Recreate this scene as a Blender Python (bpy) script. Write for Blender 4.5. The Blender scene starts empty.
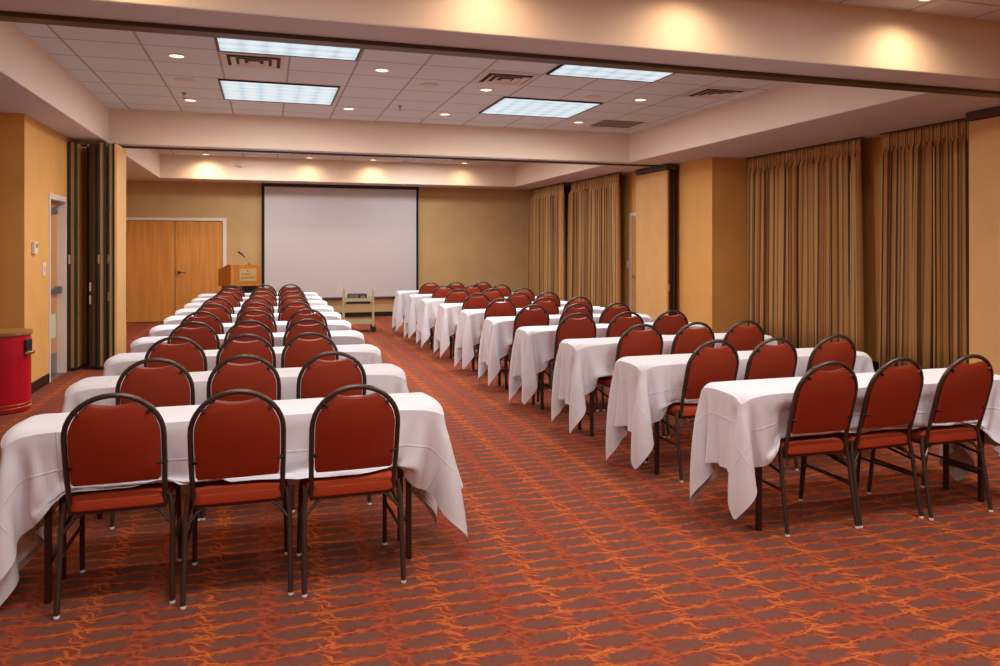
import bpy, bmesh, math, random
import numpy as np
from mathutils import Vector, Matrix

scene = bpy.context.scene
col = scene.collection
PI = math.pi

# ------------------------------------------------------------------ camera, world, exposure
cam_data = bpy.data.cameras.new('camera')
cam = bpy.data.objects.new('camera', cam_data)
col.objects.link(cam)
cam.location = (0, 0, 1.503)
cam.rotation_euler = (PI/2, 0, -math.radians(17.23))
cam_data.sensor_fit = 'HORIZONTAL'
cam_data.sensor_width = 36.0
cam_data.lens = 754.3*36/1000
cam_data.shift_y = -85.4/1000
cam_data.clip_start = .05
scene.camera = cam
vs = scene.view_settings
vs.view_transform = 'Standard'
vs.look = 'None'
vs.gamma = 1
vs.use_curve_mapping = False
vs.exposure = 0.10
world = bpy.data.worlds.new('world')
scene.world = world
world.use_nodes = True
world.node_tree.nodes['Background'].inputs[0].default_value = (.9, .72, .6, 1)
world.node_tree.nodes['Background'].inputs[1].default_value = 0.05
CEIL = 3.30      # tiled ceiling
SOFF = 2.85      # soffits and beams
LOC = .335        # light level of the troffers
DOWN = .28       # light level of the downlights

# lamps: every lamp sits in a fixture that is modelled further down
def area_lamp(x, y, sx, sy, power, color):
    d = bpy.data.lights.new('troffer_lamp', 'AREA')
    d.shape = 'RECTANGLE'; d.size = sx; d.size_y = sy
    d.energy = power; d.color = color
    o = bpy.data.objects.new('troffer_lamp', d); col.objects.link(o)
    o.location = (x, y, CEIL-.035)
    return o
def spot_lamp(x, y, power, color, angle=2.75):
    d = bpy.data.lights.new('downlight_lamp', 'SPOT')
    d.energy = power; d.color = color; d.spot_size = angle; d.spot_blend = 1.0
    d.shadow_soft_size = .05
    o = bpy.data.objects.new('downlight_lamp', d); col.objects.link(o)
    o.location = (x, y, CEIL-.014)
    return o
COOL = (1.0, .975, .97)
WARM = (1.0, .72, .44)
TROFFERS = [  # x0, x1, y0, y1, label
    (-.42, .83, 6.72, 7.30, 'cool white ceiling troffer on the left, half tucked behind the beam', 1.0),
    (-.49, .79, 8.55, 9.66, 'large square cool white ceiling troffer on the left, further back', 1.7),
    (2.76, 4.00, 6.72, 7.30, 'cool white ceiling troffer on the right, nearest the beam', 1.0),
    (2.70, 3.99, 8.55, 9.66, 'large square cool white ceiling troffer on the right, further back', 1.7),
    (-.74, .51, 14.4, 15.0, 'thin sliver of ceiling troffer in the back bay left of the screen centre', 1.3),
    (2.42, 3.66, 14.4, 15.0, 'thin sliver of ceiling troffer in the back bay above screen right edge', 1.3),
    (-.42, .83, 12.2, 12.8, 'ceiling troffer hidden above the second beam on the left', 1.2),
    (2.76, 4.00, 12.2, 12.8, 'ceiling troffer hidden above the second beam on the right', 1.2),
    (-.42, .83, 2.3, 2.9, 'added unseen ceiling troffer overhead in the front bay on the left', 1.4),  # this and the next three: out of view, added to light the front tables
    (2.76, 4.00, 2.3, 2.9, 'added unseen ceiling troffer overhead in the front bay on the right', 1.4),
    (-.42, .83, -.9, -.3, 'added unseen ceiling troffer behind the viewpoint on the left', 1.4),
    (2.76, 4.00, -.9, -.3, 'added unseen ceiling troffer behind the viewpoint on the right', 1.4),
]
for (x0, x1, y0, y1, lb, k) in TROFFERS:
    area_lamp((x0+x1)/2, (y0+y1)/2, x1-x0-.08, y1-y0-.08, 105*k*LOC, COOL)
DOWNLIGHTS = [
    (-.80, 7.64, 'glowing recessed downlight at far left of the middle bay, nearer one', 1),
    (-.88, 9.89, 'glowing recessed downlight at far left of the middle bay, further one', 1),
    (1.12, 7.64, 'glowing recessed downlight just right of the left troffers, nearer one', 1),
    (1.02, 9.89, 'glowing recessed downlight just right of the left troffers, further one', 1),
    (2.39, 8.24, 'glowing recessed downlight just left of the right troffers, nearer one', 1),
    (2.30, 9.91, 'glowing recessed downlight just left of the right troffers, further one', 1),
    (4.34, 8.24, 'glowing recessed downlight right of the right troffers, nearer one', 1),
    (4.27, 9.98, 'glowing recessed downlight right of the right troffers, further one', 1),
    (-1.10, 15.52, 'recessed downlight of the back bay above the wooden double door', 1.7),
    (.83, 15.52, 'recessed downlight of the back bay above the left half of the screen', .9),
    (2.10, 15.52, 'recessed downlight of the back bay above the right half of the screen', 1.1),
    (4.02, 15.52, 'recessed downlight of the back bay right of the screen', .7),
    (-.80, 4.26, 'recessed downlight in the front bay, first from the left along the beam', 1.0),
    (1.30, 4.26, 'recessed downlight in the front bay, second from the left along the beam', 1.15),
    (2.70, 4.26, 'recessed downlight in the front bay, third from the left along the beam', 1.15),
    (4.54, 4.26, 'glowing recessed downlight at the top right corner, in the front bay', 1.4),
    (-3.1, 5.0-.74, 'added unseen downlight in the front bay before the left recess', 1.0),  # out of view, added to brighten the return wall and the bin
    (-.80, 1.2, 'added unseen downlight of the front bay near the viewpoint, left', 1),  # this and the next two: unseen, added as more light for the front rows
    (1.15, 1.2, 'added unseen downlight of the front bay near the viewpoint, middle', 1),
    (4.40, 1.2, 'added unseen downlight of the front bay near the viewpoint, right', 1),
]
for (x, y, lb, k) in DOWNLIGHTS:
    spot_lamp(x, y, 120*k*DOWN, WARM)

# ------------------------------------------------------------------ materials
MATS = {}
def new_mat(name):
    m = bpy.data.materials.new(name); m.use_nodes = True
    nt = m.node_tree
    b = nt.nodes['Principled BSDF']
    MATS[name] = m
    return m, nt, b
def N(nt, t, **kw):
    n = nt.nodes.new(t)
    for k, v in kw.items(): setattr(n, k, v)
    return n
def lk(nt, a, b): nt.links.new(a, b)
def rgb(c): return (c[0], c[1], c[2], 1)
def plain(name, c, rough=.5, metal=0.0, noise=0.0, scale=30, bump=0.0, spec=.5):
    m, nt, b = new_mat(name)
    b.inputs['Base Color'].default_value = rgb(c)
    b.inputs['Roughness'].default_value = rough
    b.inputs['Metallic'].default_value = metal
    b.inputs['Specular IOR Level'].default_value = spec
    if noise or bump:
        tc = N(nt, 'ShaderNodeTexCoord')
        nz = N(nt, 'ShaderNodeTexNoise'); nz.inputs['Scale'].default_value = scale
        nz.inputs['Detail'].default_value = 4
        lk(nt, tc.outputs['Object'], nz.inputs['Vector'])
        if noise:
            r = N(nt, 'ShaderNodeValToRGB')
            r.color_ramp.elements[0].position = .3; r.color_ramp.elements[1].position = .7
            r.color_ramp.elements[0].color = rgb([v*(1-noise) for v in c])
            r.color_ramp.elements[1].color = rgb([min(1, v*(1+noise)) for v in c])
            lk(nt, nz.outputs['Fac'], r.inputs['Fac']); lk(nt, r.outputs['Color'], b.inputs['Base Color'])
        if bump:
            bp = N(nt, 'ShaderNodeBump'); bp.inputs['Strength'].default_value = bump
            bp.inputs['Distance'].default_value = .002
            lk(nt, nz.outputs['Fac'], bp.inputs['Height']); lk(nt, bp.outputs['Normal'], b.inputs['Normal'])
    return m
def emis(name, c, strength, base=(.8, .8, .8)):
    m, nt, b = new_mat(name)
    b.inputs['Base Color'].default_value = rgb(base)
    b.inputs['Emission Color'].default_value = rgb(c)
    b.inputs['Emission Strength'].default_value = strength
    return m
def math_(nt, op, a, b=None, c=None):
    n = N(nt, 'ShaderNodeMath', operation=op)
    for i, v in enumerate((a, b, c)):
        if v is None: continue
        if isinstance(v, (int, float)): n.inputs[i].default_value = v
        else: lk(nt, v, n.inputs[i])
    return n.outputs[0]
def mixc(nt, f, a, b):
    n = N(nt, 'ShaderNodeMix', data_type='RGBA')
    if isinstance(f, (int, float)): n.inputs[0].default_value = f
    else: lk(nt, f, n.inputs[0])
    for i, v in ((6, a), (7, b)):
        if isinstance(v, (tuple, list)): n.inputs[i].default_value = rgb(v)
        else: lk(nt, v, n.inputs[i])
    return n.outputs[2]
def smooth(nt, v, lo, hi, flip=False):
    n = N(nt, 'ShaderNodeMapRange', interpolation_type='SMOOTHSTEP')
    lk(nt, v, n.inputs[0])
    n.inputs[1].default_value = lo; n.inputs[2].default_value = hi
    n.inputs[3].default_value = 1 if flip else 0; n.inputs[4].default_value = 0 if flip else 1
    return n.outputs[0]

plain('wall_orange', (.72, .375, .098), .75, noise=.05, scale=3, bump=.12)
plain('wall_back_olive', (.52, .345, .155), .8, noise=.05, scale=3)
plain('soffit_paint', (.80, .64, .50), .8, noise=.015, scale=2)
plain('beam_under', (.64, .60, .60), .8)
plain('baseboard', (.075, .05, .045), .5)
plain('track_dark', (.10, .070, .052), .4, .5)
plain('white_trim', (.75, .66, .60), .45)
plain('frame_metal', (.085, .060, .046), .34, .6)
plain('frame_dark', (.020, .013, .010), .38, .4)
plain('table_leg', (.04, .014, .010), .4, .2)
plain('glide', (.8, .78, .76), .25)
plain('tabletop', (.25, .15, .08), .5)
plain('fabric_rust_lit', (.40, .052, .016), .85, noise=.10, scale=260, bump=.25, spec=.25)  # seat cloth; light on its upward side is put into the brighter tone
plain('vinyl_back', (.32, .036, .010), .6, noise=.05, scale=90, bump=.06, spec=.35)
plain('black_plastic', (.012, .012, .013), .4)
plain('black_velvet', (.006, .006, .007), .9)
plain('screen_white', (.56, .53, .53), .7)
plain('chrome', (.75, .75, .75), .2, 1.0)
plain('brass', (.75, .48, .16), .3, 1.0)
plain('grey_metal', (.28, .26, .25), .4, .7)
plain('red_paint', (.50, .006, .020), .28, noise=.04, scale=8)
plain('cream_plastic', (.78, .70, .58), .4)
plain('cart_cream', (.46, .41, .22), .45)
plain('vent_paint', (.66, .55, .50), .6)
plain('vent_dark', (.05, .04, .036), .8)
plain('grille_grey', (.30, .24, .20), .7)
plain('panel_tan', (.74, .42, .155), .75, noise=.05, scale=4, bump=.1)
plain('panel_green', (.035, .038, .022), .45, .3)
plain('panel_tan_edge', (.42, .25, .10), .6)
plain('panel_brown', (.14, .05, .02), .7)
plain('plaque', (.62, .42, .17), .4, .2)
plain('plaque_ink', (.12, .06, .02), .6)
plain('kick_plate', (.35, .32, .30), .35, .8)
plain('paper', (.62, .68, .5), .8)
emis('lamp_glow', (1.0, .80, .58), 2.2)
plain('can_gold', (.8, .6, .4), .25, .6)

# troffer lens: emissive, cell pattern from the tubes behind the prismatic lens
def lens_mat():
    m, nt, b = new_mat('troffer_lens')
    tc = N(nt, 'ShaderNodeTexCoord')
    sp = N(nt, 'ShaderNodeSeparateXYZ'); lk(nt, tc.outputs['Object'], sp.inputs[0])
    nz = N(nt, 'ShaderNodeTexNoise'); nz.inputs['Scale'].default_value = 7; lk(nt, tc.outputs['Object'], nz.inputs['Vector'])
    a = math_(nt, 'ABSOLUTE', math_(nt, 'SINE', math_(nt, 'MULTIPLY', sp.outputs[0], PI/.205)))
    c = math_(nt, 'ABSOLUTE', math_(nt, 'SINE', math_(nt, 'MULTIPLY', sp.outputs[1], PI/.185)))
    f = math_(nt, 'MULTIPLY', math_(nt, 'ADD', math_(nt, 'MULTIPLY', a, .5), math_(nt, 'MULTIPLY', c, .5)), math_(nt, 'ADD', nz.outputs['Fac'], .5))
    colr = mixc(nt, f, (.40, .56, .66), (.80, .93, 1.0))
    lk(nt, colr, b.inputs['Emission Color']); b.inputs['Emission Strength'].default_value = .82
    b.inputs['Base Color'].default_value = (.15, .17, .18, 1)
    b.inputs['Roughness'].default_value = .4
lens_mat()

def ceiling_mat():
    m, nt, b = new_mat('ceiling_tile')
    tc = N(nt, 'ShaderNodeTexCoord')
    sp = N(nt, 'ShaderNodeSeparateXYZ'); lk(nt, tc.outputs['Object'], sp.inputs[0])
    def line(v, off, pitch, w):
        f = math_(nt, 'FRACT', math_(nt, 'ADD', math_(nt, 'DIVIDE', math_(nt, 'SUBTRACT', v, off), pitch), .5))
        d = math_(nt, 'MULTIPLY', math_(nt, 'ABSOLUTE', math_(nt, 'SUBTRACT', f, .5)), pitch)
        return math_(nt, 'LESS_THAN', d, w)
    g = math_(nt, 'MAXIMUM', line(sp.outputs[0], -.42, .634, .011), line(sp.outputs[1], 7.31, .61, .011))
    nz = N(nt, 'ShaderNodeTexNoise'); nz.inputs['Scale'].default_value = 160; lk(nt, tc.outputs['Object'], nz.inputs['Vector'])
    base = mixc(nt, nz.outputs['Fac'], (.61, .62, .645), (.71, .72, .745))
    lk(nt, mixc(nt, g, base, (.40, .33, .31)), b.inputs['Base Color'])
    b.inputs['Roughness'].default_value = .9
    bp = N(nt, 'ShaderNodeBump'); bp.inputs['Strength'].default_value = .3; bp.inputs['Distance'].default_value = .003
    lk(nt, math_(nt, 'SUBTRACT', 1.0, g), bp.inputs['Height']); lk(nt, bp.outputs['Normal'], b.inputs['Normal'])
ceiling_mat()

def wood_mat(name, a, c, sx=14, sz=.8):
    m, nt, b = new_mat(name)
    tc = N(nt, 'ShaderNodeTexCoord')
    mp = N(nt, 'ShaderNodeMapping'); mp.inputs['Scale'].default_value = (sx, sx, sz); lk(nt, tc.outputs['Object'], mp.inputs[0])
    nz = N(nt, 'ShaderNodeTexNoise'); nz.inputs['Scale'].default_value = 1.4; nz.inputs['Detail'].default_value = 5
    lk(nt, mp.outputs[0], nz.inputs['Vector'])
    lk(nt, mixc(nt, smooth(nt, nz.outputs['Fac'], .3, .7), a, c), b.inputs['Base Color'])
    b.inputs['Roughness'].default_value = .42
wood_mat('door_wood', (.56, .235, .045), (.67, .31, .07))
wood_mat('lectern_wood', (.50, .18, .02), (.60, .24, .035))
wood_mat('side_door_wood', (.55, .27, .08), (.62, .33, .11))
wood_mat('bin_lid_wood', (.30, .13, .035), (.40, .19, .06))

def cloth_mat():
    m, nt, b = new_mat('white_linen')
    b.inputs['Base Color'].default_value = (.745, .73, .775, 1)
    b.inputs['Roughness'].default_value = .8
    b.inputs['Specular IOR Level'].default_value = .25
    uv = N(nt, 'ShaderNodeUVMap'); uv.uv_map = 'UVMap'
    sp = N(nt, 'ShaderNodeSeparateXYZ'); lk(nt, uv.outputs[0], sp.inputs[0])
    def crease(v, pitch, off):
        f = math_(nt, 'FRACT', math_(nt, 'ADD', math_(nt, 'DIVIDE', math_(nt, 'ADD', v, off), pitch), .5))
        d = math_(nt, 'MULTIPLY', math_(nt, 'ABSOLUTE', math_(nt, 'SUBTRACT', f, .5)), pitch)
        return smooth(nt, d, 0, .007, True)
    h = math_(nt, 'MAXIMUM', crease(sp.outputs[0], .34, .04), crease(sp.outputs[1], .36, .0))
    nz = N(nt, 'ShaderNodeTexNoise'); nz.inputs['Scale'].default_value = 5; nz.inputs['Detail'].default_value = 3
    lk(nt, uv.outputs[0], nz.inputs['Vector'])
    hh = math_(nt, 'ADD', math_(nt, 'MULTIPLY', h, .22), nz.outputs['Fac'])
    bp = N(nt, 'ShaderNodeBump'); bp.inputs['Strength'].default_value = .55; bp.inputs['Distance'].default_value = .012
    lk(nt, hh, bp.inputs['Height']); lk(nt, bp.outputs['Normal'], b.inputs['Normal'])
cloth_mat()

def curtain_mat():
    m, nt, b = new_mat('striped_drape')
    uv = N(nt, 'ShaderNodeUVMap'); uv.uv_map = 'UVMap'
    sp = N(nt, 'ShaderNodeSeparateXYZ'); lk(nt, uv.outputs[0], sp.inputs[0])
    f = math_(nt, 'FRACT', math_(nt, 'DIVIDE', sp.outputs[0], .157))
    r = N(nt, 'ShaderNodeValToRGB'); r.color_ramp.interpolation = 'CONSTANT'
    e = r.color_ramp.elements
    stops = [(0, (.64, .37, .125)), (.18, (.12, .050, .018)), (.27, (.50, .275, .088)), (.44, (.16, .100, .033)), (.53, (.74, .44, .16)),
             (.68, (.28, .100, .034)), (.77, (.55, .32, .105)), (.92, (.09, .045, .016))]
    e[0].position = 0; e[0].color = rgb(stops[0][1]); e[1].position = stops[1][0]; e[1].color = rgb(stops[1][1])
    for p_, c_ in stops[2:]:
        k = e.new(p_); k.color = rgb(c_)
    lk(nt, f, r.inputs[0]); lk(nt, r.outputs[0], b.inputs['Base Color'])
    b.inputs['Roughness'].default_value = .65
    b.inputs['Sheen Weight'].default_value = .15
curtain_mat()

def carpet_mat():
    m, nt, b = new_mat('patterned_carpet')
    tc = N(nt, 'ShaderNodeTexCoord')
    P = tc.outputs['Object']
    def noise(scale, detail=2):
        n = N(nt, 'ShaderNodeTexNoise'); n.inputs['Scale'].default_value = scale; n.inputs['Detail'].default_value = detail
        lk(nt, P, n.inputs['Vector'])
        s_ = N(nt, 'ShaderNodeSeparateColor'); lk(nt, n.outputs['Color'], s_.inputs[0])
        return n, s_
    nz, n1 = noise(8); nz2, n2 = noise(27, 3); nz3, n3 = noise(70, 2)
    pile, _ = noise(330)
    s0 = N(nt, 'ShaderNodeSeparateXYZ'); lk(nt, P, s0.inputs[0])
    def warp(v, *ak):
        for a, k in ak:
            v = math_(nt, 'ADD', v, math_(nt, 'MULTIPLY', math_(nt, 'SUBTRACT', a, .5), k))
        return v
    x = warp(s0.outputs[0], (n1.outputs[0], .05), (n2.outputs[0], .03))
    y = warp(s0.outputs[1], (n1.outputs[1], .022), (n2.outputs[1], .026))
    PX, PY = .232, .105
    u = math_(nt, 'DIVIDE', math_(nt, 'SUBTRACT', x, 1.51), PX)
    v = math_(nt, 'DIVIDE', math_(nt, 'SUBTRACT', y, 2.937), PY)
    fu = math_(nt, 'SUBTRACT', math_(nt, 'FRACT', math_(nt, 'ADD', u, .5)), .5)
    fv = math_(nt, 'SUBTRACT', math_(nt, 'FRACT', math_(nt, 'ADD', v, .5)), .5)
    d = math_(nt, 'ADD', math_(nt, 'POWER', math_(nt, 'ABSOLUTE', math_(nt, 'DIVIDE', fu, .40)), 2.2), math_(nt, 'POWER', math_(nt, 'ABSOLUTE', math_(nt, 'DIVIDE', fv, .31)), 2.0))
    oval = smooth(nt, d, .60, 1.35, True)
    # strands weave between the rows and gather in knots at every second column
    cw = math_(nt, 'COSINE', math_(nt, 'MULTIPLY', math_(nt, 'SUBTRACT', u, .5), PI))
    cw = math_(nt, 'MULTIPLY', math_(nt, 'MULTIPLY', cw, cw), cw)
    t = math_(nt, 'MULTIPLY', math_(nt, 'ABSOLUTE', math_(nt, 'SUBTRACT', math_(nt, 'FRACT', math_(nt, 'ADD', math_(nt, 'DIVIDE', v, 2.0), .5)), .5)), 2.0)
    def strand(A, off, wd, nse, k):
        c_ = math_(nt, 'SUBTRACT', .5+off, math_(nt, 'MULTIPLY', cw, A))
        e_ = math_(nt, 'ADD', math_(nt, 'SUBTRACT', t, c_), math_(nt, 'MULTIPLY', math_(nt, 'SUBTRACT', nse, .5), k))
        return smooth(nt, math_(nt, 'ABSOLUTE', e_), wd*.25, wd, True)
    L1 = strand(.11, .0, .062, n3.outputs[0], .14)
    L2 = math_(nt, 'MULTIPLY', strand(.30, .07, .048, n3.outputs[1], .30), smooth(nt, n2.outputs[0], .42, .56))
    L3 = math_(nt, 'MULTIPLY', strand(.22, -.09, .046, n3.outputs[2], .34), smooth(nt, n2.outputs[1], .44, .58))
    wv = N(nt, 'ShaderNodeTexWave', wave_type='BANDS', bands_direction='DIAGONAL')
    wv.inputs['Scale'].default_value = 11; wv.inputs['Distortion'].default_value = 9; wv.inputs['Detail'].default_value = 1.5
    lk(nt, P, wv.inputs['Vector'])
    ku = math_(nt, 'SUBTRACT', math_(nt, 'FRACT', math_(nt, 'ADD', math_(nt, 'DIVIDE', math_(nt, 'SUBTRACT', u, .5), 2.0), .5)), .5)
    yel = smooth(nt, math_(nt, 'ABSOLUTE', ku), .06, .40, True)
    gap = smooth(nt, math_(nt, 'ABSOLUTE', fu), .27, .42)
    T = math_(nt, 'MULTIPLY', math_(nt, 'MULTIPLY', smooth(nt, wv.outputs['Fac'], .80, .96), gap), .8)
    lines = math_(nt, 'MAXIMUM', math_(nt, 'MAXIMUM', math_(nt, 'MULTIPLY', L1, .92), L2), math_(nt, 'MAXIMUM', L3, T))
    lines = math_(nt, 'MULTIPLY', lines, math_(nt, 'ADD', .74, math_(nt, 'MULTIPLY', yel, .26)))
    red = mixc(nt, smooth(nt, nz2.outputs['Fac'], .3, .7), (.175, .034, .019), (.30, .064, .030))
    brown = mixc(nt, smooth(nt, pile.outputs['Fac'], .3, .7), (.075, .040, .034), (.185, .095, .072))
    brown = mixc(nt, smooth(nt, n3.outputs[0], .35, .75), brown, (.20, .045, .022))
    lcol = mixc(nt, yel, (.43, .090, .028), (.54, .135, .028))
    c0 = mixc(nt, math_(nt, 'MULTIPLY', oval, .92), red, brown)
    lk(nt, mixc(nt, lines, c0, lcol), b.inputs['Base Color'])
    b.inputs['Roughness'].default_value = .95
    b.inputs['Specular IOR Level'].default_value = .1
    bp = N(nt, 'ShaderNodeBump'); bp.inputs['Strength'].default_value = .35; bp.inputs['Distance'].default_value = .004
    lk(nt, pile.outputs['Fac'], bp.inputs['Height']); lk(nt, bp.outputs['Normal'], b.inputs['Normal'])
carpet_mat()

# ------------------------------------------------------------------ mesh helpers
class MB:
    def __init__(s): s.bm = bmesh.new()
    def box(s, x0, x1, y0, y1, z0, z1, bevel=0):
        r = bmesh.ops.create_cube(s.bm, size=1)
        vs_ = r['verts']
        for v in vs_:
            v.co = Vector((x0+(v.co.x+.5)*(x1-x0), y0+(v.co.y+.5)*(y1-y0), z0+(v.co.z+.5)*(z1-z0)))
        if bevel:
            es = list({e for v in vs_ for e in v.link_edges})
            bmesh.ops.bevel(s.bm, geom=es, offset=bevel, segments=2, affect='EDGES', profile=.5)
        return s
    def tube(s, pts, r, seg=10, closed=False, cap=True, rx=None):
        pts = [Vector(p) for p in pts]
        n = len(pts); rings = []
        prev = None
        for i, p in enumerate(pts):
            if closed: t = (pts[(i+1) % n]-pts[i-1])
            elif i == 0: t = pts[1]-p
            elif i == n-1: t = p-pts[-2]
            else: t = (pts[i+1]-p).normalized()+(p-pts[i-1]).normalized()
            t.normalize()
            if prev is None:
                a = Vector((0, 0, 1)) if abs(t.z) < .9 else Vector((0, 1, 0))
                u = t.cross(a).normalized()
            else:
                u = (prev-t*prev.dot(t)).normalized()
            prev = u; w = t.cross(u)
            rr = r[i] if isinstance(r, (list, tuple)) else r
            ring = [s.bm.verts.new(p+(u*math.cos(2*PI*k/seg)+w*math.sin(2*PI*k/seg))*rr) for k in range(seg)]
            rings.append(ring)
        m = n if closed else n-1
        for i in range(m):
            A, B = rings[i], rings[(i+1) % n]
            for k in range(seg):
                s.bm.faces.new((A[k], A[(k+1) % seg], B[(k+1) % seg], B[k]))
        if cap and not closed:
            s.bm.faces.new(list(reversed(rings[0]))); s.bm.faces.new(rings[-1])
        return s
    def lathe(s, prof, seg=32, cx=0, cy=0, cap=True):
        rings = []
        for (r, z) in prof:
            rings.append([s.bm.verts.new((cx+r*math.cos(2*PI*k/seg), cy+r*math.sin(2*PI*k/seg), z)) for k in range(seg)])
        for i in range(len(rings)-1):
            A, B = rings[i], rings[i+1]
            for k in range(seg):
                s.bm.faces.new((A[k], A[(k+1) % seg], B[(k+1) % seg], B[k]))
        if cap:
            s.bm.faces.new(list(reversed(rings[0]))); s.bm.faces.new(rings[-1])
        return s
    def loft(s, rings, cap=True):
        R = [[s.bm.verts.new(p) for p in ring] for ring in rings]
        n = len(R[0])
        for i in range(len(R)-1):
            for k in range(n):
                s.bm.faces.new((R[i][k], R[i][(k+1) % n], R[i+1][(k+1) % n], R[i+1][k]))
        if cap:
            s.bm.faces.new(list(reversed(R[0]))); s.bm.faces.new(R[-1])
        return s
    def prism(s, poly, axis, a, b):
        def P(u, v, w):
            return {'x': (w, u, v), 'y': (u, w, v), 'z': (u, v, w)}[axis]
        return s.loft([[P(u, v, a) for u, v in poly], [P(u, v, b) for u, v in poly]])
    def move(s, v):
        bmesh.ops.translate(s.bm, verts=s.bm.verts, vec=v); return s
    def build(s, name, mat, parent=None, smooth_=False):
        bmesh.ops.recalc_face_normals(s.bm, faces=s.bm.faces)
        me = bpy.data.meshes.new(name); s.bm.to_mesh(me); s.bm.free()
        me.materials.append(MATS[mat])
        if smooth_:
            me.polygons.foreach_set('use_smooth', [True]*len(me.polygons))
            try: me.set_sharp_from_angle(angle=math.radians(40))
            except Exception: pass
        o = bpy.data.objects.new(name, me); col.objects.link(o)
        if parent: o.parent = parent
        return o
def thing(name, label, cat, loc=(0, 0, 0), rz=0, group=None):
    o = bpy.data.objects.new(name, None); col.objects.link(o)
    o.empty_display_size = .1
    o.location = loc; o.rotation_euler = (0, 0, rz)
    o['label'] = label; o['category'] = cat
    if group: o['group'] = group
    return o
def tag(o, label, cat, group=None):
    o['label'] = label; o['category'] = cat
    if group: o['group'] = group
    return o
def struct(o):
    o['kind'] = 'structure'; return o
def dup(root, loc, rz, label, group=None):
    r = root.copy(); col.objects.link(r); r.location = loc; r.rotation_euler = (0, 0, rz)
    r['label'] = label
    if group: r['group'] = group
    for ch in list(root.children):
        c = ch.copy(); col.objects.link(c); c.parent = r
        for g in list(ch.children):
            d = g.copy(); col.objects.link(d); d.parent = c
    return r
# ------------------------------------------------------------------ the room
FARY = 16.55
struct(MB().box(-4.8, 7.4, -4.2, FARY+.2, -.1, 0).build('floor', 'patterned_carpet'))
# tiled ceilings of the three bays (open bays between the beams and soffits)
struct(MB().box(-4.8, 7.4, -4.2, 4.6, CEIL, CEIL+.08).build('ceiling_front', 'ceiling_tile'))
struct(MB().box(-1.97, 5.5, 5.0, 10.8, CEIL, CEIL+.08).build('ceiling_middle', 'ceiling_tile'))
struct(MB().box(-2.0, 5.4, 11.1, 15.9, CEIL, CEIL+.08).build('ceiling_back', 'ceiling_tile'))
# beams that carry the folding-partition tracks
def beam(name, y0, y1, x0, x1):
    b = struct(MB().box(x0, x1, y0, y1, SOFF, CEIL+.06).build(name, 'soffit_paint'))
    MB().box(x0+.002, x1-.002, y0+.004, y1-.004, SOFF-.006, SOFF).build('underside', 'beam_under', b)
    MB().box(x0, x1, y1-.13, y1-.005, SOFF-.035, SOFF-.006, .006).build('partition_track', 'track_dark', b)
    return b
beam('ceiling_beam_front', 4.56, 5.04, -4.8, 7.3)
b2 = struct(MB().box(-2.4, 6.4, 10.75, 11.2, SOFF, CEIL+.06).build('ceiling_beam_back', 'soffit_paint'))
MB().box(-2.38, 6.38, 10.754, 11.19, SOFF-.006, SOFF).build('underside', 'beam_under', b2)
MB().box(-2.3, 6.3, 10.95, 11.03, SOFF-.03, SOFF-.006, .005).build('partition_track', 'track_dark', b2)
# soffits along the walls
def soffit(name, x0, x1, y0, y1):
    b = struct(MB().box(x0, x1, y0, y1, SOFF, CEIL+.06).build(name, 'soffit_paint'))
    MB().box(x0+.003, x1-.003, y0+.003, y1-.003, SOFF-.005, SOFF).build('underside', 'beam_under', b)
soffit('ceiling_soffit_left', -4.8, -1.93, 5.04, 10.75)
soffit('ceiling_soffit_right', 5.47, 7.3, 5.04, 10.75)
soffit('ceiling_soffit_left_back', -3.2, -1.95, 11.2, FARY)
soffit('ceiling_soffit_right_back', 5.25, 6.4, 11.2, FARY)
soffit('ceiling_soffit_back', -1.95, 5.25, 15.8, FARY)

# walls
LW = -2.31
DY0, DY1, DH = 9.54, 10.20, 2.05
struct(MB().box(-2.51, LW, 8.62, DY0-.02, 0, SOFF).box(-2.51, LW, DY1+.02, 11.2, 0, SOFF).box(-2.51, LW, DY0-.02, DY1+.02, DH+.02, SOFF).build('wall_left', 'wall_orange'))
struct(MB().box(-4.8, -2.509, 8.62, 8.82, 0, SOFF).build('wall_left_return', 'wall_orange'))
struct(MB().box(-4.8, -4.6, -4.2, 8.82, 0, CEIL).build('wall_left_front', 'wall_orange'))
struct(MB().box(-4.8, 7.4, -4.2, -4.0, 0, CEIL).build('wall_front', 'wall_orange'))
struct(MB().box(7.12, 7.32, -4.2, 9.8, 0, CEIL).build('wall_right', 'wall_orange'))
struct(MB().box(6.31, 7.32, 9.74, 10.66, 0, SOFF).build('wall_right_pier', 'wall_orange'))
struct(MB().box(6.24, 6.44, 11.80, FARY+.2, 0, SOFF).box(6.38, 6.44, 10.66, 11.80, 0, SOFF).build('wall_right_back', 'wall_orange'))
struct(MB().box(-3.2, -3.0, 11.3, FARY+.2, 0, SOFF).build('wall_left_back', 'wall_orange'))
struct(MB().box(-3.2, LW, 11.2, 11.4, 0, SOFF).build('wall_left_jog', 'wall_orange'))
# far wall with the opening of the double door
wx0, wx1 = -2.66, -.85
struct(MB().box(-3.2, wx0, FARY, FARY+.2, 0, SOFF).box(wx1, 6.4, FARY, FARY+.2, 0, SOFF).box(wx0, wx1, FARY, FARY+.2, 2.05, SOFF).build('wall_back', 'wall_back_olive'))
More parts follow.
